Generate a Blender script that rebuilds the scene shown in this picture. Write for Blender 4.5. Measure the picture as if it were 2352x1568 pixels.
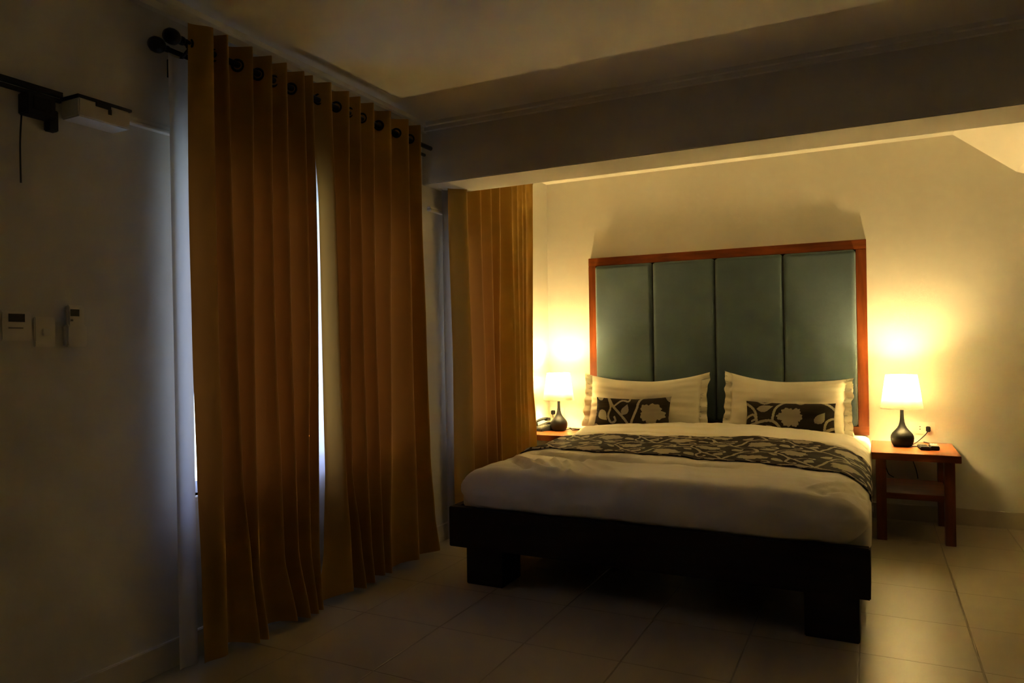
import bpy, bmesh, math, random
import numpy as np
from mathutils import Vector, Matrix, noise
for o in list(bpy.data.objects): bpy.data.objects.remove(o)
scene = bpy.context.scene
COL = scene.collection
PI = math.pi

# ---------------------------------------------------------------- camera
f_px = 1651.16
yaw, pitch, roll = -0.46433338, 0.00506459, 0.01441781
F = Vector((math.sin(yaw)*math.cos(pitch), math.cos(yaw)*math.cos(pitch), math.sin(pitch)))
R0 = Vector((math.cos(yaw), -math.sin(yaw), 0)); D0 = F.cross(R0)
R1 = math.cos(roll)*R0 + math.sin(roll)*D0
D1 = -math.sin(roll)*R0 + math.cos(roll)*D0
cam_d = bpy.data.cameras.new('camera'); cam = bpy.data.objects.new('camera', cam_d); COL.objects.link(cam)
cam_d.sensor_width = 36.0; cam_d.lens = f_px/2352*36.0; cam_d.clip_start = 0.02
M3 = Matrix((R1, -D1, -F)).transposed()
cam.matrix_world = Matrix.Translation((0, 0, 1.15)) @ M3.to_4x4()
scene.camera = cam

# ---------------------------------------------------------------- world, view, lights
world = bpy.data.worlds.new('dusk_sky'); scene.world = world; world.use_nodes = True
wn = world.node_tree.nodes; wl = world.node_tree.links
bg = wn['Background']
tc = wn.new('ShaderNodeTexCoord'); sp = wn.new('ShaderNodeSeparateXYZ'); rp = wn.new('ShaderNodeValToRGB')
wl.new(tc.outputs['Generated'], sp.inputs[0]); wl.new(sp.outputs['Z'], rp.inputs[0])
rp.color_ramp.elements[0].position = 0.0; rp.color_ramp.elements[0].color = (0.30, 0.38, 0.46, 1)
rp.color_ramp.elements[1].position = 0.45; rp.color_ramp.elements[1].color = (0.38, 0.44, 0.78, 1)
wl.new(rp.outputs[0], bg.inputs['Color']); bg.inputs['Strength'].default_value = 1.15
scene.view_settings.view_transform = 'Standard'; scene.view_settings.look = 'None'
scene.view_settings.gamma = 1.0; scene.view_settings.use_curve_mapping = False
scene.view_settings.exposure = 4.0
LAMP_POWER = 142.0           # emission strength of each bulb
LAMP_COL = (1.0, 0.71, 0.28)

# ---------------------------------------------------------------- materials
MATS = {}
def mat(name, col, rough=0.6, spec=0.5, metal=0.0, var=0.0, vscale=6.0, bump=0.0, bscale=60.0, sheen=0.0, stretch=None, coat=0.0):
    if name in MATS: return MATS[name]
    m = bpy.data.materials.new(name); m.use_nodes = True; MATS[name] = m
    n = m.node_tree.nodes; l = m.node_tree.links; b = n['Principled BSDF']
    b.inputs['Base Color'].default_value = (*col, 1); b.inputs['Roughness'].default_value = rough
    b.inputs['Specular IOR Level'].default_value = spec; b.inputs['Metallic'].default_value = metal
    b.inputs['Sheen Weight'].default_value = sheen; b.inputs['Coat Weight'].default_value = coat
    t = n.new('ShaderNodeTexCoord'); mp = n.new('ShaderNodeMapping'); l.new(t.outputs['Object'], mp.inputs[0])
    if stretch: mp.inputs['Scale'].default_value = stretch
    if var:
        nz = n.new('ShaderNodeTexNoise'); nz.inputs['Scale'].default_value = vscale; nz.inputs['Detail'].default_value = 5
        l.new(mp.outputs[0], nz.inputs['Vector'])
        r = n.new('ShaderNodeValToRGB'); l.new(nz.outputs['Fac'], r.inputs[0])
        r.color_ramp.elements[0].position = 0.3; r.color_ramp.elements[1].position = 0.7
        r.color_ramp.elements[0].color = (*[c*(1-var) for c in col], 1)
        r.color_ramp.elements[1].color = (*[min(1, c*(1+var)) for c in col], 1)
        l.new(r.outputs[0], b.inputs['Base Color'])
    if bump:
        n2 = n.new('ShaderNodeTexNoise'); n2.inputs['Scale'].default_value = bscale; n2.inputs['Detail'].default_value = 3
        l.new(mp.outputs[0], n2.inputs['Vector'])
        bp = n.new('ShaderNodeBump'); bp.inputs['Strength'].default_value = bump; bp.inputs['Distance'].default_value = 0.003
        l.new(n2.outputs['Fac'], bp.inputs['Height']); l.new(bp.outputs[0], b.inputs['Normal'])
    return m

def cloth(name, col, trans_col, trans, see=0.0, weave=900.0, rough=0.85, sheen=0.0):
    """fabric that lets light through: diffuse + translucent (+ open weave)"""
    m = bpy.data.materials.new(name); m.use_nodes = True; MATS[name] = m
    n = m.node_tree.nodes; l = m.node_tree.links; b = n['Principled BSDF']; out = n['Material Output']
    b.inputs['Base Color'].default_value = (*col, 1); b.inputs['Roughness'].default_value = rough
    b.inputs['Specular IOR Level'].default_value = 0.15; b.inputs['Sheen Weight'].default_value = sheen
    b.inputs['Sheen Roughness'].default_value = 0.4; b.inputs['Sheen Tint'].default_value = (*[0.45+0.55*min(1, c*1.6) for c in col], 1)
    t = n.new('ShaderNodeTexCoord'); nz = n.new('ShaderNodeTexNoise'); nz.inputs['Scale'].default_value = weave; nz.inputs['Detail'].default_value = 2
    l.new(t.outputs['Object'], nz.inputs['Vector'])
    bp = n.new('ShaderNodeBump'); bp.inputs['Strength'].default_value = 0.25; bp.inputs['Distance'].default_value = 0.001
    l.new(nz.outputs['Fac'], bp.inputs['Height']); l.new(bp.outputs[0], b.inputs['Normal'])
    tr = n.new('ShaderNodeBsdfTranslucent'); tr.inputs['Color'].default_value = (*trans_col, 1)
    mx = n.new('ShaderNodeMixShader'); mx.inputs[0].default_value = trans
    l.new(b.outputs[0], mx.inputs[1]); l.new(tr.outputs[0], mx.inputs[2])
    last = mx
    if see:
        tp = n.new('ShaderNodeBsdfTransparent'); m2 = n.new('ShaderNodeMixShader'); m2.inputs[0].default_value = see
        l.new(mx.outputs[0], m2.inputs[1]); l.new(tp.outputs[0], m2.inputs[2]); last = m2
    l.new(last.outputs[0], out.inputs['Surface'])
    return m

def emis(name, col, strength):
    m = bpy.data.materials.new(name); m.use_nodes = True; MATS[name] = m
    b = m.node_tree.nodes['Principled BSDF']
    b.inputs['Base Color'].default_value = (0, 0, 0, 1)
    b.inputs['Emission Color'].default_value = (*col, 1); b.inputs['Emission Strength'].default_value = strength
    return m

WALL = mat('cream_wall_paint', (0.73, 0.70, 0.61), 0.75, 0.2, var=0.015, vscale=1.3, bump=0.12, bscale=180)
CEIL = mat('ceiling_paint', (0.86, 0.83, 0.74), 0.85, 0.1, var=0.015, vscale=1.1)
TRIMW = mat('trim_white_paint', (0.78, 0.76, 0.72), 0.5, 0.4)
BASE_T = mat('tile_baseboard', (0.55, 0.48, 0.36), 0.25, 0.5, var=0.04, vscale=9)
BASE_L = mat('pale_tile_baseboard', (0.70, 0.65, 0.54), 0.3, 0.5)
WOOD = mat('reddish_varnished_wood', (0.22, 0.052, 0.010), 0.28, 0.3, var=0.35, vscale=3.5, stretch=(1.2, 9, 9), bump=0.03)
WOODV = mat('reddish_varnished_wood_upright', (0.17, 0.038, 0.008), 0.3, 0.4, var=0.35, vscale=3.5, stretch=(9, 9, 1.2))
DARKW = mat('espresso_wood', (0.018, 0.0085, 0.005), 0.5, 0.3, var=0.4, vscale=3, stretch=(1, 8, 8))
TEAL = mat('teal_upholstery', (0.088, 0.128, 0.152), 0.9, 0.15, var=0.07, vscale=420, bump=0.35, bscale=700, sheen=0.25)
LINEN = mat('white_cotton', (0.90, 0.85, 0.69), 0.62, 0.45, bump=0.15, bscale=350, sheen=0.7)
LINEN2 = mat('white_fitted_sheet', (0.86, 0.83, 0.74), 0.85, 0.15, bump=0.1, bscale=350)
BLACKM = mat('black_lamp_ceramic', (0.006, 0.006, 0.006), 0.45, 0.22)
BLACKP = mat('black_plastic', (0.012, 0.012, 0.012), 0.5, 0.25)
DARKP = mat('charcoal_plastic', (0.03, 0.03, 0.03), 0.55, 0.25)
IRON = mat('black_iron', (0.010, 0.009, 0.010), 0.35, 0.5, metal=0.6)
STEEL = mat('brushed_grommet_metal', (0.16, 0.15, 0.15), 0.3, 0.5, metal=1.0)
WHITEP = mat('white_plastic', (0.80, 0.76, 0.66), 0.35, 0.5)
GREYP = mat('grey_plastic', (0.16, 0.155, 0.14), 0.4, 0.5)
SCREEN = mat('dark_display', (0.01, 0.01, 0.012), 0.15, 0.5)
ALU = mat('white_aluminium', (0.62, 0.62, 0.63), 0.35, 0.5)
DRAPE = cloth('gold_drape_fabric', (0.46, 0.26, 0.045), (0.95, 0.30, 0.045), 0.048, weave=500, sheen=0.9)
SHEER = cloth('white_sheer_fabric', (0.70, 0.70, 0.74), (0.86, 0.86, 0.90), 0.25, see=0.04, weave=900)
SHADE = cloth('white_lampshade_fabric', (0.88, 0.85, 0.76), (0.98, 0.97, 0.92), 0.34, weave=500)
ADDED_DIFFUSER = cloth('added_lamp_diffuser', (0.85, 0.83, 0.78), (0.97, 0.95, 0.90), 0.75, see=0.62, weave=300)  # for the added disc that dims the upward cone of light
BULB = emis('warm_bulb', LAMP_COL, LAMP_POWER)
GLASS = bpy.data.materials.new('window_glass'); GLASS.use_nodes = True
def _glass():
    n = GLASS.node_tree.nodes; l = GLASS.node_tree.links
    g = n.new('ShaderNodeBsdfTransparent'); g.inputs[0].default_value = (0.93, 0.96, 0.96, 1)
    gl = n.new('ShaderNodeBsdfGlossy'); gl.inputs['Roughness'].default_value = 0.02
    mx = n.new('ShaderNodeMixShader'); mx.inputs[0].default_value = 0.06
    l.new(g.outputs[0], mx.inputs[1]); l.new(gl.outputs[0], mx.inputs[2]); l.new(mx.outputs[0], n['Material Output'].inputs['Surface'])
_glass()

def tile_mat():
    m = bpy.data.materials.new('beige_ceramic_floor_tiles'); m.use_nodes = True
    n = m.node_tree.nodes; l = m.node_tree.links; b = n['Principled BSDF']
    tc = n.new('ShaderNodeTexCoord'); s = n.new('ShaderNodeSeparateXYZ'); l.new(tc.outputs['Object'], s.inputs[0])
    def line(out, off, size, w):
        a = n.new('ShaderNodeMath'); a.operation = 'ADD'; a.inputs[1].default_value = off; l.new(out, a.inputs[0])
        d = n.new('ShaderNodeMath'); d.operation = 'DIVIDE'; d.inputs[1].default_value = size; l.new(a.outputs[0], d.inputs[0])
        fr = n.new('ShaderNodeMath'); fr.operation = 'FRACT'; l.new(d.outputs[0], fr.inputs[0])
        c = n.new('ShaderNodeMath'); c.operation = 'SUBTRACT'; c.inputs[1].default_value = 0.5; l.new(fr.outputs[0], c.inputs[0])
        ab = n.new('ShaderNodeMath'); ab.operation = 'ABSOLUTE'; l.new(c.outputs[0], ab.inputs[0])
        mr = n.new('ShaderNodeMapRange'); l.new(ab.outputs[0], mr.inputs[0])
        mr.inputs['From Min'].default_value = 0.5-2*w; mr.inputs['From Max'].default_value = 0.5-w*0.8
        return mr.outputs[0], d
    lx, dx = line(s.outputs['X'], 10*0.3855+0.060, 0.3855, 0.0055)
    ly, dy = line(s.outputs['Y'], 10*0.4385-2.936, 0.4385, 0.0048)
    mx = n.new('ShaderNodeMath'); mx.operation = 'MAXIMUM'; l.new(lx, mx.inputs[0]); l.new(ly, mx.inputs[1])
    nz = n.new('ShaderNodeTexNoise'); nz.inputs['Scale'].default_value = 2.6; nz.inputs['Detail'].default_value = 6
    l.new(tc.outputs['Object'], nz.inputs['Vector'])
    cr = n.new('ShaderNodeMix'); cr.data_type = 'RGBA'; l.new(nz.outputs['Fac'], cr.inputs[0])
    cr.inputs[6].default_value = (0.41, 0.345, 0.23, 1); cr.inputs[7].default_value = (0.47, 0.395, 0.27, 1)
    mc = n.new('ShaderNodeMix'); mc.data_type = 'RGBA'; l.new(mx.outputs[0], mc.inputs['Factor'])
    l.new(cr.outputs[2], mc.inputs[6]); mc.inputs[7].default_value = (0.29, 0.235, 0.15, 1)
    l.new(mc.outputs[2], b.inputs['Base Color'])
    b.inputs['Roughness'].default_value = 0.31; b.inputs['Specular IOR Level'].default_value = 0.5
    iv = n.new('ShaderNodeMath'); iv.operation = 'SUBTRACT'; iv.inputs[0].default_value = 1; l.new(mx.outputs[0], iv.inputs[1])
    bp = n.new('ShaderNodeBump'); bp.inputs['Strength'].default_value = 0.8; bp.inputs['Distance'].default_value = 0.0025
    l.new(iv.outputs[0], bp.inputs['Height']); l.new(bp.outputs[0], b.inputs['Normal'])
    return m
TILE = tile_mat()

# ---------------------------------------------------------------- mesh helpers
def link(name, me, m=None, parent=None, smooth=False):
    o = bpy.data.objects.new(name, me); COL.objects.link(o)
    if m is not None: me.materials.append(m)
    if smooth:
        for p in me.polygons: p.use_smooth = True
    if parent is not None: o.parent = parent; o.matrix_parent_inverse = parent.matrix_world.inverted() if False else Matrix.Translation(-Vector(parent.location))
    return o
def tag(o, label=None, cat=None, group=None, kind=None):
    if label: o['label'] = label
    if cat: o['category'] = cat
    if group: o['group'] = group
    if kind: o['kind'] = kind
    return o
def thing(name, loc, label, cat, group=None):
    o = bpy.data.objects.new(name, None); COL.objects.link(o); o.location = loc; o.empty_display_size = 0.05
    return tag(o, label, cat, group)
def add_box(bm, x0, x1, y0, y1, z0, z1):
    vs = [bm.verts.new((x, y, z)) for x in (x0, x1) for y in (y0, y1) for z in (z0, z1)]
    for f in ((0,1,3,2), (4,6,7,5), (0,4,5,1), (2,3,7,6), (0,2,6,4), (1,5,7,3)): bm.faces.new([vs[i] for i in f])
def finish(bm, name, m, parent=None, bevel=0.0, seg=2, smooth=False, clean=True):
    if clean: bmesh.ops.recalc_face_normals(bm, faces=bm.faces)
    if bevel:
        bmesh.ops.bevel(bm, geom=list(bm.edges)+list(bm.verts), offset=bevel, segments=seg, affect='EDGES', clamp_overlap=True)
    me = bpy.data.meshes.new(name); bm.to_mesh(me); bm.free()
    return link(name, me, m, parent, smooth)
def box(name, b, m, parent=None, bevel=0.0, seg=2):
    bm = bmesh.new(); add_box(bm, *b); return finish(bm, name, m, parent, bevel, seg)
def boxes(name, bs, m, parent=None, bevel=0.0):
    bm = bmesh.new()
    for b in bs: add_box(bm, *b)
    return finish(bm, name, m, parent, bevel)
def grid(name, P, m, parent=None, smooth=True, wrap_u=False, flip=False):
    """P: array (nu, nv, 3)"""
    nu, nv = P.shape[:2]; verts = P.reshape(-1, 3).tolist(); faces = []
    for i in range(nu if wrap_u else nu-1):
        a = i*nv; b = ((i+1) % nu)*nv
        for j in range(nv-1):
            q = (a+j, b+j, b+j+1, a+j+1); faces.append(q[::-1] if flip else q)
    me = bpy.data.meshes.new(name); me.from_pydata(verts, [], faces); me.update()
    return link(name, me, m, parent, smooth)
def lathe(name, prof, c, m, parent=None, n=40, axis='z'):
    bm = bmesh.new(); rings = []
    for r, h in prof:
        ring = []
        for k in range(n):
            a = 2*PI*k/n
            p = (r*math.cos(a), r*math.sin(a), h)
            if axis == 'y': p = (p[0], p[2], p[1])
            if axis == 'x': p = (p[2], p[0], p[1])
            ring.append(bm.verts.new((c[0]+p[0], c[1]+p[1], c[2]+p[2])))
        rings.append(ring)
    for a, b in zip(rings, rings[1:]):
        for k in range(n): bm.faces.new((a[k], a[(k+1) % n], b[(k+1) % n], b[k]))
    if prof[0][0] > 1e-6 and prof[0] != prof[-1]:
        bm.faces.new(rings[0][::-1]); bm.faces.new(rings[-1])
    bmesh.ops.remove_doubles(bm, verts=bm.verts, dist=1e-6)
    return finish(bm, name, m, parent, smooth=True)
def smooth_path(pts, n=8):
    P = [Vector(p) for p in pts]; out = []
    for i in range(len(P)-1):
        p0 = P[max(i-1, 0)]; p1 = P[i]; p2 = P[i+1]; p3 = P[min(i+2, len(P)-1)]
        for k in range(n):
            t = k/n
            out.append(0.5*((2*p1)+(-p0+p2)*t+(2*p0-5*p1+4*p2-p3)*t*t+(-p0+3*p1-3*p2+p3)*t**3))
    out.append(P[-1]); return out
def tube(bm, pts, r, n=10, smooth_n=0):
    if smooth_n: pts = smooth_path(pts, smooth_n)
    pts = [Vector(p) for p in pts]; rings = []; up = Vector((0, 0, 1))
    for i, p in enumerate(pts):
        t = (pts[min(i+1, len(pts)-1)]-pts[max(i-1, 0)]).normalized()
        a = t.cross(up) if abs(t.dot(up)) < 0.95 else t.cross(Vector((1, 0, 0)))
        a.normalize(); b = t.cross(a).normalized()
        rings.append([bm.verts.new(p+r*(math.cos(2*PI*k/n)*a+math.sin(2*PI*k/n)*b)) for k in range(n)])
    for a, b in zip(rings, rings[1:]):
        for k in range(n): bm.faces.new((a[k], a[(k+1) % n], b[(k+1) % n], b[k]))
    bm.faces.new(rings[0][::-1]); bm.faces.new(rings[-1])
def tube_obj(name, pts, r, m, parent=None, smooth_n=0, n=10):
    bm = bmesh.new(); tube(bm, pts, r, n, smooth_n); return finish(bm, name, m, parent, smooth=True)
def torus(bm, c, R, r, axis, nu=20, nv=8):
    axis = Vector(axis).normalized(); a = axis.orthogonal().normalized(); b = axis.cross(a); rings = []
    for i in range(nu):
        t = 2*PI*i/nu; d = math.cos(t)*a+math.sin(t)*b
        rings.append([bm.verts.new(Vector(c)+d*(R+r*math.cos(2*PI*k/nv))+axis*r*math.sin(2*PI*k/nv)) for k in range(nv)])
    for i in range(nu):
        A = rings[i]; B = rings[(i+1) % nu]
        for k in range(nv): bm.faces.new((A[k], A[(k+1) % nv], B[(k+1) % nv], B[k]))

# ---------------------------------------------------------------- room
XL, YW, XR, YF = -2.29, 5.22, 2.3, -1.9
ZC = 2.416; YB0, YB1, ZB = 3.457, 3.748, 2.075
W1 = (1.878, 3.20, 0.60, 1.90); W2 = (3.765, 4.15, 0.60, 1.86)
T = 0.16
S = lambda o: tag(o, kind='structure')
S(box('floor', (XL-T, XR+T, YF-T, YW+T, -0.1, 0.0), TILE))
bm = bmesh.new()
add_box(bm, XL-T, XR+T, YF-T, YW+T, ZC, ZC+0.12)
# stair soffit sloping down over the right end of the alcove
prof = [(0.455, ZC+0.01), (0.79, 2.148), (0.83, 2.132), (XR+0.05, 2.132), (XR+0.05, ZC+0.01)]
for y0, y1 in ((YB1-0.01, YW+0.02),):
    A = [bm.verts.new((x, y0, z)) for x, z in prof]; B = [bm.verts.new((x, y1, z)) for x, z in prof]
    bm.faces.new(A); bm.faces.new(B[::-1])
    for i in range(len(prof)):
        j = (i+1) % len(prof); bm.faces.new((A[i], B[i], B[j], A[j]))
S(finish(bm, 'ceiling', CEIL))
wl_b = []
ys = [YF-T, W1[0], W1[1], W2[0], W2[1], YW+T]
for i, (a, b) in enumerate(zip(ys, ys[1:])):
    if i in (1, 3):
        W = W1 if i == 1 else W2
        wl_b += [(XL-T, XL, a, b, -0.1, W[2]), (XL-T, XL, a, b, W[3], ZC+0.12)]
    else: wl_b.append((XL-T, XL, a, b, -0.1, ZC+0.12))
S(boxes('wall_left', wl_b, WALL))
S(box('wall_back', (XL-T, XR+T, YW, YW+T, -0.1, ZC+0.12), WALL))
S(box('wall_right', (XR, XR+T, YF-T, YW+T, -0.1, ZC+0.12), WALL))
S(box('wall_front', (XL-T, XR+T, YF-T, YF, -0.1, ZC+0.12), WALL))
S(box('trim_1', (XL-0.02, XR+0.02, YB0, YB1, ZB, ZC+0.02), WALL, bevel=0.004))           # the deep ceiling beam
def cornice(name, pts):   # small stepped cove; pts: list of boxes
    return S(boxes(name, pts, CEIL))
cornice('trim_2', [(XL-0.01, XL+0.055, YF, YB0, ZC-0.022, ZC+0.01), (XL-0.01, XL+0.03, YF, YB0, ZC-0.05, ZC-0.02)])
cornice('trim_3', [(XL, XR, YB0-0.045, YB0+0.01, ZC-0.02, ZC+0.01), (XL, XR, YB0-0.022, YB0+0.01, ZC-0.042, ZC-0.018)])
HB = 0.10
S(box('baseboard_left', (XL-0.005, XL+0.012, YF, YW, 0, HB), BASE_L, bevel=0.003))
S(box('baseboard_back', (XL, XR, YW-0.012, YW+0.005, 0, HB), BASE_T, bevel=0.003))
S(box('baseboard_right', (XR-0.012, XR+0.005, YF, YW, 0, HB), BASE_T, bevel=0.003))
def window(name, W):
    y0, y1, z0, z1 = W; x = XL-0.07; t = 0.045
    bs = [(x-0.025, x+0.025, y0, y1, z0, z0+t), (x-0.025, x+0.025, y0, y1, z1-t, z1), (x-0.025, x+0.025, y0, y0+t, z0, z1), (x-0.025, x+0.025, y1-t, y1, z0, z1),
          (x-0.02, x+0.02, (y0+y1)/2-0.025, (y0+y1)/2+0.025, z0, z1)]
    o = S(boxes(name, bs, ALU))
    g = boxes('glass', [(x-0.003, x+0.003, y0+t*0.5, y1-t*0.5, z0+t*0.5, z1-t*0.5)], GLASS, o)
    box('sill', (XL-0.06, XL+0.012, y0-0.02, y1+0.02, z0-0.02, z0), TRIMW, o, bevel=0.003)
    return o
window('window_1', W1); window('window_2', W2)

# ---------------------------------------------------------------- cable trunking and devices on the left wall
def trunking(y0, y1, label):
    t = thing('cable_trunking', (XL, y0, 1.945), label, 'cable trunking', 'white cable trunking along the window wall')
    box('duct', (XL, XL+0.022, y0, y1, 1.945, 1.958), WHITEP, t, bevel=0.002)
    box('lid', (XL, XL+0.028, y0, y1, 1.932, 1.942), WHITEP, t, bevel=0.002)
trunking(1.60, 3.42, 'thin white cable trunking on wall running from the white box behind the near curtain')
trunking(3.50, 3.80, 'short white cable trunking on the wall just beyond the beam, above pale sheer')
t = thing('wall_box', (XL, 1.5, 1.87), 'white plastic box high on left wall with black strip along its top', 'electrical box')
box('case', (XL, XL+0.09, 1.40, 1.575, 1.885, 1.944), WHITEP, t, bevel=0.004)
box('top_strip', (XL, XL+0.094, 1.395, 1.58, 1.944, 1.953), BLACKP, t, bevel=0.002)
box('latch', (XL+0.089, XL+0.095, 1.455, 1.505, 1.930, 1.946), BLACKP, t, bevel=0.001)
box('clip', (XL+0.089, XL+0.094, 1.497, 1.507, 1.915, 1.932), BLACKP, t)
t = thing('junction_box', (XL, 1.33, 1.86), 'small dark junction box high on left wall beside the white box', 'electrical box')
box('case', (XL, XL+0.05, 1.27, 1.355, 1.865, 1.93), DARKP, t, bevel=0.004)
box('cover', (XL+0.05, XL+0.054, 1.285, 1.34, 1.88, 1.92), BLACKP, t, bevel=0.002)
tube_obj('cable', [(XL+0.012, 1.275, 1.87), (XL+0.008, 1.272, 1.78), (XL+0.006, 1.274, 1.66)], 0.0025, BLACKP, t, 4)
box('bracket', (XL+0.0, XL+0.03, 1.345, 1.375, 1.835, 1.90), DARKP, t, bevel=0.003)
tag(boxes('conduit', [(XL, XL+0.02, 0.3, 1.395, 1.952, 1.966), (XL, XL+0.012, 0.3, 1.395, 1.935, 1.946)], DARKP), 'thin dark conduit high on left wall leading to the white box', 'conduit')

t = thing('wall_thermostat', (XL, 1.25, 1.18), 'white wall thermostat with dark display, leftmost device on left wall', 'thermostat')
box('body', (XL, XL+0.024, 1.205, 1.292, 1.184, 1.272), WHITEP, t, bevel=0.004)
box('display', (XL+0.0235, XL+0.026, 1.225, 1.270, 1.240, 1.264), SCREEN, t)
box('button_row', (XL+0.0235, XL+0.0265, 1.225, 1.265, 1.220, 1.224), GREYP, t)
t = thing('light_switch', (XL, 1.34, 1.16), 'white single rocker light switch plate between the two wall controls', 'light switch')
box('plate', (XL, XL+0.008, 1.308, 1.371, 1.165, 1.258), WHITEP, t, bevel=0.003)
box('rocker', (XL+0.007, XL+0.013, 1.330, 1.352, 1.200, 1.222), TRIMW, t, bevel=0.002)
t = thing('air_conditioner_remote', (XL, 1.43, 1.16), 'white air conditioner remote in wall holder, nearest the window curtain', 'remote control')
box('holder', (XL, XL+0.026, 1.396, 1.462, 1.165, 1.235), WHITEP, t, bevel=0.005)
r = box('handset', (XL+0.005, XL+0.022, 1.402, 1.456, 1.18, 1.298), WHITEP, t, bevel=0.005)
box('display', (XL+0.0215, XL+0.0235, 1.409, 1.437, 1.262, 1.284), SCREEN, r)
box('button', (XL+0.0215, XL+0.0240, 1.410, 1.417, 1.246, 1.252), GREYP, r)

# ---------------------------------------------------------------- drapes
XF, XBK = -2.132, -2.222        # fold crests / valleys
def interp_rows(rows, z):
    zs = sorted(rows, reverse=True)
    if z >= zs[0]: return np.array(rows[zs[0]], float)
    if z <= zs[-1]: return np.array(rows[zs[-1]], float)
    for a, b in zip(zs, zs[1:]):
        if b <= z <= a:
            t = (a-z)/(a-b); t = t*t*(3-2*t)*0.5+t*0.5
            return (1-t)*np.array(rows[a], float)+t*np.array(rows[b], float)
def drape(label, rows, z0, z1, start_x, seed, name='curtain', end_x=None, extra_group='gold grommet curtains'):
    rng = random.Random(seed); NZ = 64; NS = 16
    npk = len(rows[list(rows)[0]])-1
    depth = [rng.uniform(-0.012, 0.012) for _ in range(npk+1)]
    zs = np.linspace(z1, z0, NZ); P = []
    for z in zs:
        Y = interp_rows(rows, z); hz = (z-z0)/(z1-z0); line = []
        # first stretch: from the free edge to the first crest
        for k in range(NS//2+1):
            t = k/(NS//2); s = (1-math.cos(PI*t))/2
            x = start_x+(XF-start_x)*s
            y = Y[0]+(Y[1]-Y[0])*t
            line.append((x, y, z))
        for i in range(1, npk):
            ya, yb = Y[i], Y[i+1]; d = yb-ya
            amp = min(1.0, max(0.35, d/0.075))
            if seed == 9 and i >= npk-4: amp *= 0.30     # shallow gathers at the stacked end
            vx = XF+(XBK-XF)*amp+depth[i]*0.6*amp
            for k in range(1, NS+1):
                t = k/NS; s = ((1-math.cos(2*PI*t))/2)**1.3
                x = XF+(vx-XF)*s
                # folds lean: the valley sits towards the near crest
                y = ya+d*(t-0.10*math.sin(2*PI*t)/1.0*min(1, d/0.1))
                line.append((x, y, z))
        ex = XBK if end_x is None else end_x
        for k in range(1, NS//2+1):
            t = k/(NS//2); s = (1-math.cos(PI*t))/2
            line.append((XF+(ex-XF)*s, Y[-1]+0.035*t, z))
        w = 0.004*(1-hz)
        line = [(x+w*math.sin(9*y+seed+3*z)+0.003*noise.noise(Vector((y*7, z*2.2, seed))), y, z+(0.010*math.sin(y*23+seed)*(1-hz)**8)) for x, y, z in line]
        P.append(line)
    P = np.array(P)
    o = grid(name, P, DRAPE)
    tag(o, label, 'curtain', extra_group)
    # grommets pressed into the folds
    Y = interp_rows(rows, z1-0.07)
    for i in range(0, npk):
        ya, yb = Y[i], Y[i+1]
        if i == 0: y = (ya+yb)/2; ax = (0.5, -0.86, 0)
        else: y = ya+0.78*(yb-ya); ax = (0.5, -0.86, 0)
        bm = bmesh.new(); torus(bm, (XROD, y, z1-0.072), 0.0215, 0.0055, ax, 22, 8)
        g = finish(bm, 'grommet', IRON, o, smooth=True)
    return o
ZROD = 2.252; XROD = -2.185; XROD2 = -2.250
rowsA = {2.33: [1.786, 1.858, 1.925, 2.046, 2.145, 2.226, 2.330, 2.383], 1.68: [1.781, 1.861, 1.938, 2.042, 2.14, 2.229, 2.341, 2.396],
         1.19: [1.787, 1.865, 1.951, 2.038, 2.148, 2.239, 2.348, 2.395], 0.69: [1.801, 1.875, 1.966, 2.039, 2.169, 2.252, 2.331, 2.390],
         0.31: [1.818, 1.886, 2.007, 2.045, 2.179, 2.262, 2.337, 2.39], 0.0: [1.828, 1.893, 2.045, 2.09, 2.25, 2.33, 2.38, 2.41]}
rowsB = {2.33: [2.455, 2.497, 2.622, 2.704, 2.803, 2.944, 3.094, 3.207], 1.80: [2.498, 2.516, 2.618, 2.701, 2.799, 2.936, 3.095, 3.209],
         1.19: [2.512, 2.536, 2.61, 2.703, 2.802, 2.922, 3.107, 3.235], 0.58: [2.525, 2.570, 2.612, 2.722, 2.816, 2.907, 3.122, 3.262],
         0.25: [2.508, 2.598, 2.671, 2.748, 2.833, 2.892, 3.129, 3.30], 0.0: [2.455, 2.61, 2.71, 2.775, 2.85, 2.90, 3.135, 3.35]}
rowsC = {2.33: [3.600, 3.690, 3.855, 3.99, 4.12, 4.28, 4.37, 4.45, 4.50, 4.62], 1.95: [3.602, 3.693, 3.861, 3.994, 4.11, 4.289, 4.369, 4.45, 4.506, 4.614],
         0.86: [3.631, 3.72, 3.893, 4.019, 4.085, 4.31, 4.377, 4.424, 4.479, 4.579], 0.55: [3.634, 3.729, 3.896, 4.028, 4.09, 4.32, 4.387, 4.442, 4.497, 4.619],
         0.0: [3.64, 3.75, 3.90, 4.04, 4.11, 4.35, 4.40, 4.46, 4.52, 4.66]}
drape('gold floor-length grommet curtain nearest the camera, left panel of the near window pair', rowsA, 0.022, 2.322, -2.176, 1)
drape('gold floor-length grommet curtain, right panel of the near window pair ending under the beam', rowsB, 0.030, 2.328, -2.215, 5)
drape('gold grommet curtain in the alcove beside the left bedside lamp', rowsC, 0.03, 2.385, -2.21, 9)

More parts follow.
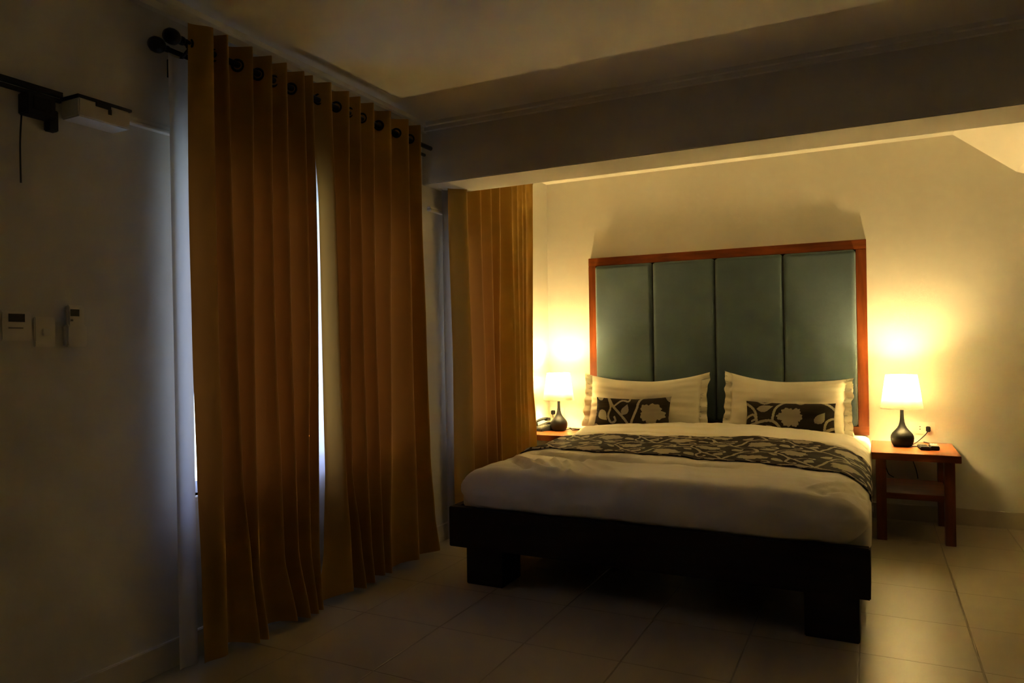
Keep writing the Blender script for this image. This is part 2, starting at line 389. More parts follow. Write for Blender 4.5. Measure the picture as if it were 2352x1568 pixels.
def sheer(label, y0, y1, z0, z1, seed, lean=0.0, xs=-2.250):
    NZ, NY = 40, max(24, int((y1-y0)*130)); P = []
    for i in range(NZ):
        z = z1+(z0-z1)*i/(NZ-1); line = []
        for j in range(NY):
            u = j/(NY-1); y = y0+(y1-y0)*u+lean*(z1-z)
            x = xs+0.009*math.sin(y*70+seed)+0.004*math.sin(y*37+z*1.5)
            line.append((x, y, z))
        P.append(line)
    return tag(grid('sheer_curtain', np.array(P), SHEER), label, 'curtain', 'white sheer curtains')
sheer('narrow strip of white sheer curtain left of the near gold curtain', 1.730, 1.806, 0.012, 2.20, 0.4, 0.010, xs=-2.214)
sheer('white sheer curtain behind the near pair of gold curtains, hem peeping out below', 1.915, 3.30, 0.004, 2.24, 1.3)
sheer('pale bluish sheer curtain hanging between the beam end and alcove gold curtain', 3.585, 3.765, 0.012, 2.24, 2.1, 0.018)

def rod(y0, y1, x, z, label, posts, finial=True, r=0.012, far_finial=True):
    t = thing('curtain_rod', (x, y0, z), label, 'curtain rod')
    tube_obj('rod', [(x, y0, z), (x, y1, z)], r, IRON, t)
    ends = [(y0, -1)] + ([(y1, 1)] if far_finial else [])
    for y, s in ends:
        prof = [(0.0001, -0.002), (r*1.3, 0.0), (r*1.3, 0.010), (r*0.9, 0.014), (0.017, 0.020), (0.026, 0.032), (0.0285, 0.046), (0.026, 0.060), (0.017, 0.072), (0.0001, 0.077)]
        lathe('finial', [(a, s*h) for a, h in prof], (x, y, z), IRON, t, 24, 'y')
    for y in posts:
        bm = bmesh.new()
        tube(bm, [(XL, y, z-0.075), (XL+0.02, y, z-0.068), (x-0.01, y, z-0.022), (x+0.004, y, z-0.004)], 0.006, 8, 5)
        torus(bm, (x, y, z), 0.016, 0.0045, (0, 1, 0), 18, 8)
        add_box(bm, XL, XL+0.006, y-0.013, y+0.013, z-0.105, z-0.04)
        finish(bm, 'bracket', IRON, t, smooth=False)
    return t
rod(1.772, 3.385, XROD, ZROD, 'black iron curtain rod threading the grommets of the near gold curtains', [1.80], far_finial=False)
rod(1.762, 3.42, XROD2, 2.232, 'black iron rear rod carrying the sheers, closest to window wall', [], far_finial=False, r=0.009)
rod(3.80, 4.63, XROD, 2.313, 'black iron curtain rod above the alcove gold curtain', [])

# ---------------------------------------------------------------- bed
BX0, BX1, BY0, BY1 = -1.855, -0.018, 2.99, 5.12
bed = thing('platform_bed', (-0.94, 4.05, 0), 'low king-size platform bed frame in dark espresso wood', 'bed')
box('foot_rail', (BX0, BX1, BY0, BY0+0.045, 0.178, 0.370), DARKW, bed, bevel=0.004)
for x in (BX0, BX1-0.04): box('side_rail', (x, x+0.04, BY0+0.045, BY1, 0.178, 0.350 if x > -1 else 0.370), DARKW, bed, bevel=0.004)
box('slat_platform', (BX0+0.04, BX1-0.04, BY0+0.045, BY1, 0.30, 0.335), DARKW, bed)
for x0 in (-1.774, -0.253):
    for y0 in (3.015, 4.75): box('leg', (x0, x0+0.195, y0, y0+0.20, 0.0, 0.30), DARKW, bed, bevel=0.004)

def rounded_box(x0, x1, y0, y1, z0, z1, r, step, extra=None):
    """surface of a rounded box as a welded mesh; r=(rx,ry,rz)"""
    bm = bmesh.new(); n = [max(2, int(round((b-a)/step))) for a, b in ((x0, x1), (y0, y1), (z0, z1))]
    lo = np.array([x0, y0, z0]); hi = np.array([x1, y1, z1])
    cache = {}
    def V(i, j, k):
        key = (i, j, k)
        if key not in cache: cache[key] = len(pts); pts.append((lo[0]+(hi[0]-lo[0])*i/n[0], lo[1]+(hi[1]-lo[1])*j/n[1], lo[2]+(hi[2]-lo[2])*k/n[2]))
        return cache[key]
    pts = []; faces = []
    for k, fl in ((0, 1), (n[2], 0)):
        for i in range(n[0]):
            for j in range(n[1]):
                q = (V(i, j, k), V(i+1, j, k), V(i+1, j+1, k), V(i, j+1, k)); faces.append(q[::-1] if fl else q)
    for j, fl in ((0, 0), (n[1], 1)):
        for i in range(n[0]):
            for k in range(n[2]):
                q = (V(i, j, k), V(i+1, j, k), V(i+1, j, k+1), V(i, j, k+1)); faces.append(q[::-1] if fl else q)
    for i, fl in ((0, 1), (n[0], 0)):
        for j in range(n[1]):
            for k in range(n[2]):
                q = (V(i, j, k), V(i, j+1, k), V(i, j+1, k+1), V(i, j, k+1)); faces.append(q[::-1] if fl else q)
    p = np.array(pts); r = np.array(r, float)
    q = np.clip(p, lo+r, hi-r); d = (p-q)/r
    # spread the grid evenly round the rounded rim
    d = np.sign(d)*np.tan(np.abs(d)*PI/4)
    L = np.linalg.norm(d, axis=1); m = np.maximum(np.abs(d).max(axis=1), 1e-9)
    dn = np.where(L[:, None] > 0, d/np.maximum(L, 1e-9)[:, None], 0)
    out = q+dn*r*np.minimum(1, m)[:, None]
    nrm = dn/np.maximum(np.linalg.norm(dn, axis=1), 1e-9)[:, None]
    bm.free()
    return out, nrm, faces
def mesh_obj(name, verts, faces, m, parent=None, smooth=True):
    me = bpy.data.meshes.new(name); me.from_pydata(verts.tolist(), [], [tuple(f) for f in faces]); me.update()
    return link(name, me, m, parent, smooth)
def fbm(p, s, seed=0.0):
    return np.array([noise.fractal(Vector((float(a[0])*s+seed, float(a[1])*s, float(a[2])*s)), 1.0, 2.0, 3) for a in p])

v, nr, fc = rounded_box(BX0+0.035, BX1+0.006, BY0+0.04, BY1-0.01, 0.335, 0.470, (0.05, 0.06, 0.05), 0.03)
v[:, 2] += np.clip((v[:, 2]-0.40)/0.05, 0, 1)*0.075*np.clip((v[:, 1]-4.55)/0.25, 0, 1)
v[:, 2] += np.where((v[:, 0] > -0.06) & (v[:, 2] < 0.39), -0.012, 0)
tag(mesh_obj('mattress', v, fc, LINEN2), 'thick mattress under white fitted sheet, its right side showing past the duvet', 'mattress')

# wrinkles of the duvet: (polyline on the top, height, half width)
CR = [([(-1.601, 3.456), (-1.393, 3.379), (-1.281, 3.277), (-1.208, 3.36), (-1.022, 3.328), (-0.765, 3.363), (-0.5, 3.36)], -0.011, 0.022),
      ([(-1.58, 3.50), (-1.38, 3.42), (-1.28, 3.34), (-1.19, 3.40), (-1.02, 3.37)], 0.007, 0.02),
      ([(-1.62, 3.27), (-1.573, 3.234), (-1.50, 3.15), (-1.43, 3.063), (-1.36, 3.0), (-1.28, 2.99)], 0.011, 0.018),
      ([(-1.60, 3.20), (-1.53, 3.12), (-1.45, 3.02)], -0.008, 0.018),
      ([(-1.466, 3.20), (-1.39, 3.12), (-1.32, 3.02)], 0.008, 0.013),
      ([(-1.40, 3.24), (-1.34, 3.15), (-1.27, 3.03)], 0.008, 0.012),
      ([(-1.318, 3.20), (-1.25, 3.08), (-1.22, 2.99)], 0.007, 0.012),
      ([(-1.271, 3.22), (-1.20, 3.12), (-1.13, 3.02)], 0.006, 0.012),
      ([(-1.08, 3.12), (-1.16, 3.20), (-1.25, 3.29)], 0.007, 0.018),
      ([(-0.70, 3.36), (-0.619, 3.366), (-0.516, 3.42), (-0.36, 3.396)], -0.006, 0.02),
      ([(-1.718, 3.52), (-1.455, 3.464), (-1.315, 3.365)], -0.006, 0.014),
      ([(-1.72, 3.60), (-1.50, 3.52), (-1.40, 3.46)], 0.004, 0.014),
      ([(-0.22, 3.05), (-0.12, 3.22), (-0.06, 3.42)], 0.006, 0.015), ([(-0.18, 3.0), (-0.09, 3.14), (-0.04, 3.30)], -0.006, 0.013),
      ([(-1.78, 4.24), (-1.194, 4.28), (-0.689, 4.30), (-0.22, 4.20), (-0.06, 4.05)], -0.009, 0.014),
      ([(-1.78, 4.45), (-1.3, 4.42), (-0.9, 4.46)], 0.006, 0.03), ([(-1.0, 4.60), (-0.5, 4.55), (-0.1, 4.60)], 0.005, 0.03)]
def poly_dist(X, Y, pl):
    best = np.full(X.shape, 9.0)
    for (x0, y0), (x1, y1) in zip(pl, pl[1:]):
        dx, dy = x1-x0, y1-y0; L = dx*dx+dy*dy+1e-12
        t = np.clip(((X-x0)*dx+(Y-y0)*dy)/L, 0, 1)
        best = np.minimum(best, np.hypot(X-x0-t*dx, Y-y0-t*dy))
    return best
DX0, DX1, DY0, DY1 = -1.822, -0.022, 2.984, 4.80
def duvet_top(X, Y):
    """extra height of the duvet above its rounded box"""
    h = -0.012*np.exp(-(Y-DY0)/0.10) - 0.016
    h = h - 0.012*np.exp(-(np.maximum(X-DX0, 0)/0.17)**1.6) - 0.022*np.exp(-(np.maximum(DX1-X, 0)/0.17)**1.6)
    h = h + (0.012+0.030*np.clip((Y-4.40)/0.38, 0, 1))*np.sin(np.clip((X-DX0)/(DX1-DX0), 0, 1)*PI)
    h = h + 0.024*np.clip((Y-3.55)/0.75, 0, 1)
    for pl, a, w in CR: h = h+2.1*a*np.exp(-(poly_dist(X/1.024, Y/1.024, pl)/w)**2)
    return h
v, nr, fc = rounded_box(DX0, DX1, DY0, DY1, 0.362, 0.578, (0.13, 0.075, 0.10), 0.0125)
v0 = v.copy()
topw = np.clip((v[:, 2]-0.43)/0.10, 0, 1)
v[:, 2] += topw*duvet_top(v[:, 0], v[:, 1])
v += nr*(0.010*fbm(v0*np.array([1, 1, 1.0]), 4.2, 3.1)+0.0035*fbm(v0, 13.0, 8.0))[:, None]
v[:, 2] = np.maximum(v[:, 2], np.where(v0[:, 2] < 0.40, 0.362, 0.36)+0.006*np.sin(v0[:, 0]*17)*(v0[:, 2] < 0.37))
v[:, 1] -= np.clip((0.50-v0[:, 2])/0.12, 0, 1)*np.clip((3.1-v0[:, 1])/0.1, 0, 1)*0.008
duv = tag(mesh_obj('duvet', v, fc, LINEN), 'cream white duvet spread smooth over the bed with a wrinkled front left corner', 'duvet')

# ---------------------------------------------------------------- floral damask
def _poly_mask(U, V, pts):
    inside = np.zeros(U.shape, bool); n = len(pts)
    for i in range(n):
        x0, y0 = pts[i]; x1, y1 = pts[(i+1) % n]
        c = ((y0 > V) != (y1 > V)) & (U < (x1-x0)*(V-y0)/(y1-y0+1e-12)+x0)
        inside ^= c
    return inside
def _spline(pts, n=8):
    return [(p.x, p.y) for p in smooth_path([(a, b, 0) for a, b in pts], n)]
def _leaf(cx, cy, L, W, ang, bend=0.25):
    out = []
    for s in (1, -1):
        for k in range(13):
            t = k/12 if s == 1 else 1-k/12
            w = s*W*math.sin(PI*t**0.75)*0.5; x = (t-0.5)*L; y = w+bend*L*(t-0.5)**2
            out.append((cx+x*math.cos(ang)-y*math.sin(ang), cy+x*math.sin(ang)+y*math.cos(ang)))
    return out
def _flower(cx, cy, R, ang, petals=5, notch=3):
    out = []
    for k in range(120):
        a = 2*PI*k/120
        r = R*(0.72+0.24*abs(math.sin(petals*a/2))**0.7+0.05*math.sin(petals*notch*a))
        sq = 1.0+0.25*math.cos(a)
        out.append((cx+r*sq*math.cos(a+ang), cy+r*0.85*math.sin(a+ang)))
    return out
TU, TV = 0.36, 0.31
SHP = [_flower(0.10, 0.09, 0.066, 0.5), _flower(0.275, 0.235, 0.058, 2.6, 6),
       _leaf(0.215, 0.075, 0.070, 0.046, -0.9), _leaf(0.035, 0.235, 0.066, 0.040, 0.9), _leaf(0.155, 0.275, 0.075, 0.034, 0.2),
       _leaf(0.335, 0.105, 0.060, 0.038, 1.2), _leaf(0.185, 0.18, 0.055, 0.028, 2.4), _leaf(0.315, 0.005, 0.055, 0.03, 0.4)]
STR = [([(0.0, 0.02), (0.03, 0.10), (0.05, 0.17), (0.12, 0.205), (0.19, 0.215), (0.235, 0.17), (0.27, 0.12), (0.33, 0.06), (0.36, 0.02)], 0.0060),
       ([(0.235, 0.17), (0.255, 0.12), (0.245, 0.075), (0.262, 0.040), (0.285, 0.048), (0.280, 0.066)], 0.0052),
       ([(0.05, 0.17), (0.06, 0.22), (0.10, 0.245), (0.115, 0.225), (0.098, 0.215)], 0.0050),
       ([(0.12, 0.205), (0.11, 0.26), (0.07, 0.30), (0.00, 0.33)], 0.0055),
       ([(0.19, 0.215), (0.20, 0.27), (0.24, 0.31), (0.30, 0.33), (0.36, 0.33)], 0.0055),
       ([(0.27, 0.12), (0.31, 0.155), (0.345, 0.15), (0.348, 0.175), (0.33, 0.178)], 0.0050),
       ([(0.10, 0.02), (0.15, -0.01), (0.19, 0.012), (0.176, 0.032), (0.162, 0.022)], 0.0048)]
def damask(U, V):
    """0 = dark ground, 1 = pale motif, ~0.8 = flowers"""
    u = np.mod(U, TU); w = np.mod(V, TV); out = np.zeros(U.shape)
    for ou in (-TU, 0, TU):
        for ov in (-TV, 0, TV):
            uu, ww = u-ou, w-ov
            for k, s in enumerate(SHP):
                out[_poly_mask(uu, ww, s)] = 0.86 if k > 1 else 0.78
    for pl, r in STR:
        pl = _spline(pl, 4)
        for ou in (-TU, 0, TU):
            for ov in (-TV, 0, TV):
                d = poly_dist(u-ou, w-ov, pl)
                out = np.where((d < r) & (np.hypot(0, 0) == 0), 1.0, out)
    return out
def damask_mat():
    m = bpy.data.materials.new('charcoal_floral_damask'); m.use_nodes = True
    n = m.node_tree.nodes; l = m.node_tree.links; b = n['Principled BSDF']
    a = n.new('ShaderNodeAttribute'); a.attribute_name = 'motif'
    r = n.new('ShaderNodeValToRGB'); l.new(a.outputs['Fac'], r.inputs[0])
    e = r.color_ramp.elements; e[0].position = 0.30; e[0].color = (0.030, 0.022, 0.015, 1); e[1].position = 0.50; e[1].color = (0.33, 0.28, 0.215, 1)
    x = e.new(1.0); x.color = (0.43, 0.385, 0.30, 1)
    l.new(r.outputs[0], b.inputs['Base Color']); b.inputs['Roughness'].default_value = 0.8; b.inputs['Specular IOR Level'].default_value = 0.2
    return m
DAM = damask_mat()
def set_motif(o, U, V):
    at = o.data.attributes.new('motif', 'FLOAT', 'POINT'); at.data.foreach_set('value', damask(U, V).astype(np.float32))

# bed runner, lying on the duvet: follow the duvet's own cross-section
def duvet_profile(n):
    """(x, z) down the left side, over the top and down the right side"""
    rx, rz = 0.13, 0.10; pts = []
    zt = 0.578; x0, x1 = DX0, DX1
    seg = [((x0+0.004, 0.475), (x0+0.0, zt-rz))]
    for k in range(5): pts.append((x0, 0.47+(zt-rz-0.47)*k/5))
    for k in range(17):
        a = PI-PI/2*k/16; pts.append((x0+rx+rx*math.cos(a), zt-rz+rz*math.sin(a)))
    for k in range(1, 60): pts.append((x0+rx+(x1-x0-2*rx)*k/60, zt))
    for k in range(17):
        a = PI/2-PI/2*k/16; pts.append((x1-rx+rx*math.cos(a), zt-rz+rz*math.sin(a)))
    for k in range(1, 6): pts.append((x1, zt-rz-(zt-rz-0.385)*k/5))
    P = np.array(pts); s = np.r_[0, np.cumsum(np.hypot(*np.diff(P, axis=0).T))]
    t = np.linspace(0, s[-1], n); X = np.interp(t, s, P[:, 0]); Z = np.interp(t, s, P[:, 1])
    tx = np.gradient(X, t); tz = np.gradient(Z, t); L = np.hypot(tx, tz)
    return t, X, Z, -tz/L, tx/L
def runner():
    n, mY = 640, 170
    t, X, Z, nx, nz = duvet_profile(n)
    V = np.linspace(0, 1, mY)
    fr = (X-DX0)/(DX1-DX0)
    yf = 3.64-0.09*fr; yb = 4.09+0.23*np.minimum(1, fr*1.6)-0.16*np.clip((fr-0.75)/0.25, 0, 1)
    P = np.zeros((n, mY, 3)); UU = np.zeros((n, mY)); VV = np.zeros((n, mY))
    for j, vv in enumerate(V):
        y = yf+(yb-yf)*vv
        h = duvet_top(X, y); tw = np.clip((Z-0.43)/0.10, 0, 1)
        base = np.stack([X, y, Z], 1)
        fb = 0.010*fbm(base, 4.2, 3.1)+0.0035*fbm(base, 13.0, 8.0)
        off = 0.0055+fb
        P[:, j, 0] = X+nx*off; P[:, j, 1] = y; P[:, j, 2] = Z+nz*off+tw*h
        UU[:, j] = t*0.85; VV[:, j] = (y-3.60)*0.85
    top = P.reshape(-1, 3)
    o = grid('bed_runner', P, DAM, flip=True)
    set_motif(o, UU.reshape(-1)+0.05, VV.reshape(-1)+0.02)
    so = o.modifiers.new('cloth_thickness', 'SOLIDIFY'); so.thickness = 0.004; so.offset = 0
    tag(o, 'charcoal and beige floral damask runner laid across the middle of the bed', 'bed runner')
runner()

# ---------------------------------------------------------------- pillows and cushions
def pillow(label, c, w, h, th, lean, rotz, seed, name='pillow', m=None, cat='pillow', group='white pillows against the headboard', nu=90, nv=60, sag=(0, 0, 0), flange=0.05, fold=1.0, motif=None, roll=0.0):
    """upright pillow. w,h: size; lean: tilt back; sag: extra height at (left, middle, right) of the top edge"""
    P = np.zeros((2, nu+1, nv+1, 3)); rng = random.Random(seed); ph = rng.uniform(0, 9)
    for side in (0, 1):
        for i in range(nu+1):
            for j in range(nv+1):
                u = -1+2*i/nu; q = -1+2*j/nv
                # outline: sides pulled in a little between the corners
                x = u*w/2*(1-0.035*(1-q*q)); z = q*h/2*(1-0.05*(1-u*u))
                fu = 1-max(0, (abs(u)*w/2-(w/2-flange))/max(flange, 1e-6)) if flange else 1
                uu = min(1, abs(u)*w/2/(w/2-flange)) if flange else abs(u)
                b = max(0, (1-uu**3.0))**0.55*max(0, 1-abs(q)**3.2)**0.55
                y = th/2*b
                tb = 0.5*(1+q)
                s = sag[0]*max(0, -u)**1.6+sag[1]*(1-u*u)+sag[2]*max(0, u)**1.6
                z += s*tb
                # gathered creases running in from the seam
                e = math.exp(-((1-uu)*2.6)) if flange else math.exp(-(1-abs(u))*4.0)
                cr = fold*0.010*e*noise.noise(Vector((u*2.0+ph, q*6.0, side*3.0)))+fold*0.006*noise.noise(Vector((u*2.2, q*2.2+ph, side*5)))
                y += cr*(0.25+b)
                wob = 0.0
                if flange and abs(u) > 1-2*flange/w:
                    wob = fold*0.016*noise.noise(Vector((q*5.0+ph, u*1.0, 2.0)))
                    x += fold*0.010*noise.noise(Vector((q*4.0, ph, u*3)))*(1 if u > 0 else -1)
                P[side, i, j] = (x, (y if side else -y)+wob, z)
    if not flange:
        pass
    verts = P.reshape(-1, 3); faces = []; N = (nu+1)*(nv+1)
    idx = lambda s, i, j: s*N+i*(nv+1)+j
    for s in (0, 1):
        for i in range(nu):
            for j in range(nv):
                q = (idx(s, i, j), idx(s, i+1, j), idx(s, i+1, j+1), idx(s, i, j+1)); faces.append(q[::-1] if s else q)
    bm = bmesh.new(); bv = [bm.verts.new(v) for v in verts]
    for f in faces: bm.faces.new([bv[k] for k in f])
    bmesh.ops.remove_doubles(bm, verts=bm.verts, dist=1e-4)
    me = bpy.data.meshes.new(name); bm.to_mesh(me); bm.free()
    o = link(name, me, m or LINEN, None, True)
    if motif is not None:
        co = np.zeros(len(me.vertices)*3); me.vertices.foreach_get('co', co); co = co.reshape(-1, 3)
        set_motif(o, co[:, 0]*0.74+motif[0], co[:, 2]*0.74+motif[1])
    o.matrix_world = Matrix.Translation(c) @ Matrix.Rotation(rotz, 4, 'Z') @ Matrix.Rotation(lean, 4, 'X') @ Matrix.Rotation(roll, 4, 'Y')
    tag(o, label, cat, group)
    return o
pillow('large white pillow with crumpled left edge, leaning on headboard at left', (-1.445, 4.945, 0.735), 0.90, 0.37, 0.20, -0.30, 0.03, 2, fold=1.5, sag=(0.02, -0.030, 0.035))
pillow('large white pillow leaning on headboard at right, nearest the right lamp', (-0.505, 4.945, 0.735), 0.80, 0.37, 0.20, -0.30, -0.03, 7, fold=1.5, sag=(0.045, -0.022, 0.0))
pillow('white pillow hidden behind the left pillow, only its top edge showing', (-1.45, 5.068, 0.722), 0.84, 0.34, 0.12, -0.10, 0.0, 12, sag=(0.01, -0.01, 0.0), nu=50, nv=36)
pillow('white pillow hidden behind the right pillow, corner peeking at its top left', (-0.51, 5.068, 0.722), 0.80, 0.36, 0.12, -0.10, 0.0, 15, sag=(0.04, -0.03, -0.03), nu=50, nv=36)
pillow('small charcoal floral damask cushion propped on the left white pillow', (-1.487, 4.80, 0.672), 0.53, 0.215, 0.10, -0.36, 0.02, 21, name='cushion', m=DAM, cat='cushion', group='damask cushions', flange=0, fold=0.6, nu=170, nv=70, motif=(0.36, 0.10), sag=(0.0, -0.006, 0.014))
pillow('small charcoal floral damask cushion propped on the right white pillow', (-0.470, 4.80, 0.668), 0.53, 0.205, 0.10, -0.36, -0.02, 26, name='cushion', m=DAM, cat='cushion', group='damask cushions', flange=0, fold=0.6, nu=170, nv=70, motif=(0.62, 0.24), sag=(0.004, -0.004, 0.0))

# ---------------------------------------------------------------- headboard
hb = thing('headboard', (-0.98, YW, 0.5), 'tall upholstered headboard with four teal panels in red wood frame', 'headboard')
HX0, HX1, HZ0, HZ1 = -1.930, -0.025, 0.535, 1.802; FY = YW-0.045
PX = [-1.872, -1.429, -0.984, -0.532, -0.087]; PZ0, PZ1 = 0.590, 1.740
box('top_rail', (HX0, HX1, FY, YW, PZ1, HZ1), WOOD, hb, bevel=0.002)
box('bottom_rail', (HX0, HX1, FY, YW, HZ0, PZ0), WOOD, hb, bevel=0.002)
box('stile', (HX0, PX[0], FY, YW, PZ0, PZ1), WOODV, hb, bevel=0.002)
box('stile', (PX[-1], HX1, FY, YW, PZ0, PZ1), WOODV, hb, bevel=0.002)
for a, b in zip(PX, PX[1:]):
    v, nr, fc = rounded_box(a+0.0015, b-0.0015, YW-0.078, YW-0.005, PZ0+0.001, PZ1-0.001, (0.022, 0.03, 0.022), 0.0145)
    mesh_obj('padded_panel', v, fc, TEAL, hb)

# ---------------------------------------------------------------- nightstands
def nightstand(x0, x1, y0, y1, label):
    t = thing('nightstand', ((x0+x1)/2, (y0+y1)/2, 0), label, 'nightstand', 'nightstands')
    box('tabletop', (x0, x1, y0, y1, 0.463, 0.503), WOOD, t, bevel=0.002)
    lx0, lx1, ly0, ly1 = x0+0.022, x1-0.030, y0+0.015, y1-0.015; w = 0.052
    for lx in (lx0, lx1-w):
        for ly in (ly0, ly1-w): box('leg', (lx, lx+w, ly, ly+w, 0, 0.463), WOODV, t, bevel=0.002)
    box('shelf', (lx0+w*0.5, lx1-w*0.5, ly0+0.02, ly1-0.02, 0.238, 0.272), WOOD, t, bevel=0.002)
    return t
nightstand(-0.013, 0.430, 4.632, 5.190, 'reddish wood nightstand with open shelf right of the bed')
nightstand(-2.27, -1.865, 4.70, 5.205, 'reddish wood nightstand left of the bed, half hidden by curtain and duvet')

# ---------------------------------------------------------------- lamps
def lamp(x, y, label, cordpts, plug, coil=None):
    z = 0.503
    t = thing('table_lamp', (x, y, z), label, 'table lamp', 'bedside lamps')
    prof = [(0.0001, 0), (0.044, 0), (0.050, 0.004), (0.058, 0.018), (0.0625, 0.034), (0.0640, 0.050), (0.0620, 0.064), (0.055, 0.078), (0.045, 0.090), (0.035, 0.101), (0.026, 0.113),
            (0.0185, 0.128), (0.0135, 0.148), (0.0108, 0.172), (0.0098, 0.20), (0.0098, 0.232), (0.0102, 0.248), (0.0001, 0.249)]
    lathe('base', prof, (x, y, z), BLACKM, t, 48)
    lathe('socket', [(0.0001, 0.249), (0.015, 0.249), (0.016, 0.275), (0.013, 0.305), (0.0001, 0.306)], (x, y, z), WHITEP, t, 20)
    rb, rt, h0, h1, th = 0.117, 0.0865, 0.231, 0.432, 0.0015
    sh = lathe('lamp_shade', [(rb, h0), (rt, h1), (rt-th, h1), (rb-th, h0), (rb, h0)], (x, y, z), SHADE, t, 64)
    bm = bmesh.new()
    torus(bm, (x, y, z+h1), rt-0.001, 0.0016, (0, 0, 1), 48, 6)
    finish(bm, 'shade_ring', WHITEP, t, smooth=True)
    bm = bmesh.new(); torus(bm, (x, y, z+h0), rb-0.001, 0.0018, (0, 0, 1), 48, 6)
    for k in range(3):
        a = 2*PI*k/3+0.4; tube(bm, [(x+0.016*math.cos(a), y+0.016*math.sin(a), z+0.262), (x+0.7*rb*math.cos(a), y+0.7*rb*math.sin(a), z+h0+0.012), (x+(rb-0.002)*math.cos(a), y+(rb-0.002)*math.sin(a), z+h0+0.004)], 0.0014, 6)
    finish(bm, 'shade_ring', WHITEP, t, smooth=True)
    lathe('added_diffuser', [(0.0001, h1-0.010), (rt-0.001, h1-0.010)], (x, y, z), ADDED_DIFFUSER, t, 48)  # unseen disc added in the shade top to soften direct upward light
    lathe('added_bulb_shield', [(0.0001, 0.296), (0.013, 0.298), (0.018, 0.312), (0.030, 0.332), (0.0325, 0.341), (0.0001, 0.3415)], (x, y, z), WHITEP, t, 24)  # unseen opaque lower half added to keep bulb light from going down
    prof = [(0.0001, 0.342), (0.0325, 0.3425), (0.0335, 0.354), (0.030, 0.370), (0.020, 0.385), (0.0001, 0.392)]
    lathe('bulb', prof, (x, y, z), BULB, t, 20)
    tube_obj('cord', cordpts, 0.0028, BLACKP, t, 6)
    px, pz = plug
    box('plug', (px-0.0125, px+0.0125, YW-0.042, YW-0.006, pz-0.016, pz+0.017), BLACKP, t, bevel=0.004)
    if coil: tube_obj('cord', coil, 0.0028, BLACKP, t, 6)
    return t
lamp(0.155, 4.965, 'lit table lamp with black gourd base and white shade on the right nightstand',
     [(0.155+0.05, 4.99, 0.509), (0.232, 5.06, 0.515), (0.262, 5.13, 0.532), (0.290, 5.17, 0.556), (0.303, 5.19, 0.572)], (0.306, 0.586),
     coil=[(0.20, 4.955, 0.507), (0.235, 4.945, 0.507), (0.275, 4.95, 0.507), (0.32, 5.0, 0.506), (0.31, 5.12, 0.506), (0.28, 5.185, 0.506)])
lamp(-2.112, 4.985, 'lit table lamp with black gourd base and white shade on the left nightstand beside telephone',
     [(-2.135, 5.04, 0.509), (-2.16, 5.11, 0.512), (-2.22, 5.15, 0.55), (-2.250, 5.185, 0.60)], (-2.250, 0.617),
     coil=[(-2.07, 4.99, 0.506), (-2.03, 5.03, 0.516), (-1.985, 5.05, 0.512), (-1.995, 5.10, 0.507), (-2.04, 5.09, 0.507), (-2.05, 5.04, 0.520), (-2.01, 5.01, 0.508), (-1.98, 5.06, 0.506)])
# loose lamp cords hanging under the right nightstand top
tag(tube_obj('cable', [(0.10, 5.205, 0.46), (0.075, 5.17, 0.42), (0.065, 5.16, 0.36), (0.08, 5.16, 0.30), (0.11, 5.18, 0.275)], 0.003, BLACKP, None, 6), 'thin black cable looping in the open space under right nightstand top, left of the two', 'cable', 'cables under the right nightstand')
tag(tube_obj('cable', [(0.20, 5.205, 0.46), (0.215, 5.18, 0.40), (0.235, 5.17, 0.33), (0.245, 5.18, 0.275)], 0.003, BLACKP, None, 6), 'thin black cable hanging nearly straight under right nightstand top, right of the two', 'cable', 'cables under the right nightstand')

# ---------------------------------------------------------------- sockets
def outlet(x0, x1, z0, z1, hx, label):
    t = thing('wall_socket', ((x0+x1)/2, YW, (z0+z1)/2), label, 'wall socket', 'wall sockets by the bed')
    box('plate', (x0, x1, YW-0.009, YW, z0, z1), WHITEP, t, bevel=0.002)
    zc = (z0+z1)/2
    s = box('insert', (hx-0.010, hx+0.010, YW-0.0105, YW-0.008, zc-0.016, zc+0.016), WHITEP, t, bevel=0.0008)
    for dz in (-0.008, 0.008):
        box('slot', (hx-0.0035, hx+0.0035, YW-0.0112, YW-0.010, zc+dz-0.0025, zc+dz+0.0025), BLACKP, s)
outlet(0.205, 0.345, 0.553, 0.628, 0.262, 'white double wall socket beside the right lamp with black plug')
outlet(-2.280, -2.162, 0.588, 0.653, -2.205, 'white wall socket behind the left lamp near the curtain')

# ---------------------------------------------------------------- telephone
def wedge(bm, x0, x1, y0, y1, z0, za, zb):
    vs = [bm.verts.new(p) for p in ((x0, y0, z0), (x1, y0, z0), (x1, y1, z0), (x0, y1, z0), (x0, y0, za), (x1, y0, za), (x1, y1, zb), (x0, y1, zb))]
    for f in ((3, 2, 1, 0), (4, 5, 6, 7), (0, 1, 5, 4), (1, 2, 6, 5), (2, 3, 7, 6), (3, 0, 4, 7)): bm.faces.new([vs[i] for i in f])
ph = thing('telephone', (-2.245, 5.0, 0.503), 'black corded desk telephone with keypad beside the left lamp', 'telephone')
bm = bmesh.new(); wedge(bm, -0.075, 0.075, -0.10, 0.10, 0, 0.022, 0.062); body = finish(bm, 'body', BLACKP, ph, bevel=0.004)
body.matrix_parent_inverse = Matrix(); 
slope = math.atan2(0.04, 0.20)
def on_phone(name, b, m, parent):
    bm = bmesh.new(); add_box(bm, *b); bmesh.ops.rotate(bm, verts=bm.verts, cent=(0, 0, 0), matrix=Matrix.Rotation(slope, 3, 'X'))
    bmesh.ops.translate(bm, verts=bm.verts, vec=(0, 0, 0.042)); o = finish(bm, name, m, None, bevel=0.001); o.parent = parent; return o
pad = on_phone('keypad', (-0.018, 0.052, -0.082, -0.004, -0.001, 0.0015), DARKP, ph)
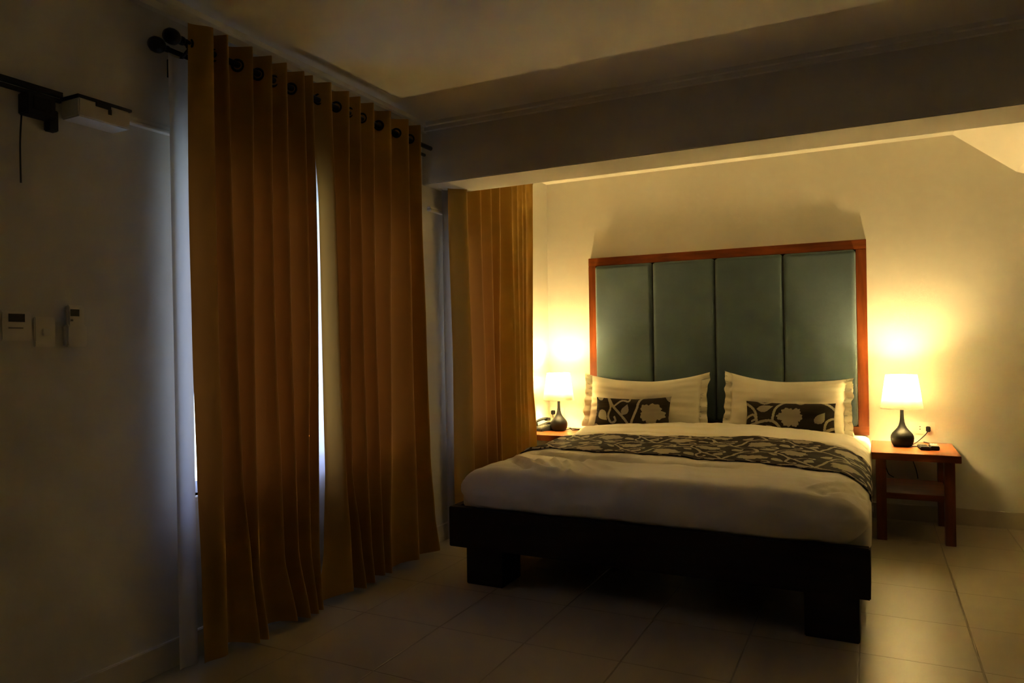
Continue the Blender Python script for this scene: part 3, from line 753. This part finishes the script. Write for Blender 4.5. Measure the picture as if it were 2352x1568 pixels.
for r_ in range(4):
    for c_ in range(3):
        on_phone('key', (-0.012+c_*0.021, 0.004+c_*0.021-0.001, -0.076+r_*0.019, -0.064+r_*0.019, 0.001, 0.0045), GREYP, pad)
on_phone('display', (-0.016, 0.050, 0.03, 0.07, -0.001, 0.002), SCREEN, ph)
bm = bmesh.new()
tube(bm, [(-0.052, -0.082, 0.055), (-0.052, -0.04, 0.078), (-0.052, 0.03, 0.090), (-0.052, 0.085, 0.088)], 0.012, 10, 5)
for y, z in ((-0.075, 0.050), (0.080, 0.082)):
    add_box(bm, -0.074, -0.030, y-0.022, y+0.022, z-0.012, z+0.014)
h = finish(bm, 'handset', BLACKP, None, bevel=0.003); h.parent = ph
ph.rotation_euler = (0, 0, -0.35); ph.scale = (0.72, 0.90, 0.90); ph.location = (-2.226, 4.975, 0.5035)

# ---------------------------------------------------------------- remotes on the right nightstand
def remote(c, L, W, H, rz, label, keys_m, top_m, keys):
    t = thing('remote_control', c, label, 'remote control')
    def lb(name, b, m, par, bev=0.0):
        bm = bmesh.new(); add_box(bm, *b); o = finish(bm, name, m, None, bevel=bev); o.parent = par; return o
    body = lb('body', (-W/2, W/2, -L/2, L/2, 0, H), BLACKP, t, 0.004)
    lb('face', (-W/2+0.003, W/2-0.003, -L/2+0.004, L/2-0.004, H-0.0005, H+0.001), top_m, t, 0.0004)
    for (kx, ky, kw, kl) in keys: lb('button', (kx-kw/2, kx+kw/2, ky-kl/2, ky+kl/2, H+0.0008, H+0.004), keys_m, t, 0.0008)
    t.rotation_euler = (0, 0, rz); return t
remote((0.262, 4.872, 0.503), 0.125, 0.052, 0.020, 0.10, 'small black remote control with flat buttons right of the lamp base', GREYP, DARKP,
       [(-0.010, 0.035, 0.018, 0.010), (0.010, 0.015, 0.012, 0.008), (-0.010, 0.015, 0.012, 0.008), (0, -0.008, 0.030, 0.007), (-0.01, -0.03, 0.016, 0.006), (0.01, -0.03, 0.012, 0.006)])
remote((0.316, 4.890, 0.503), 0.120, 0.046, 0.024, 0.04, 'black remote control with raised pale buttons, closer to the nightstand edge', WHITEP, GREYP,
       [(-0.012, 0.030, 0.010, 0.012), (0.002, 0.030, 0.010, 0.012), (0.015, 0.030, 0.008, 0.012), (-0.012, 0.012, 0.010, 0.010), (0.002, 0.012, 0.010, 0.010), (0.015, 0.012, 0.008, 0.010)])
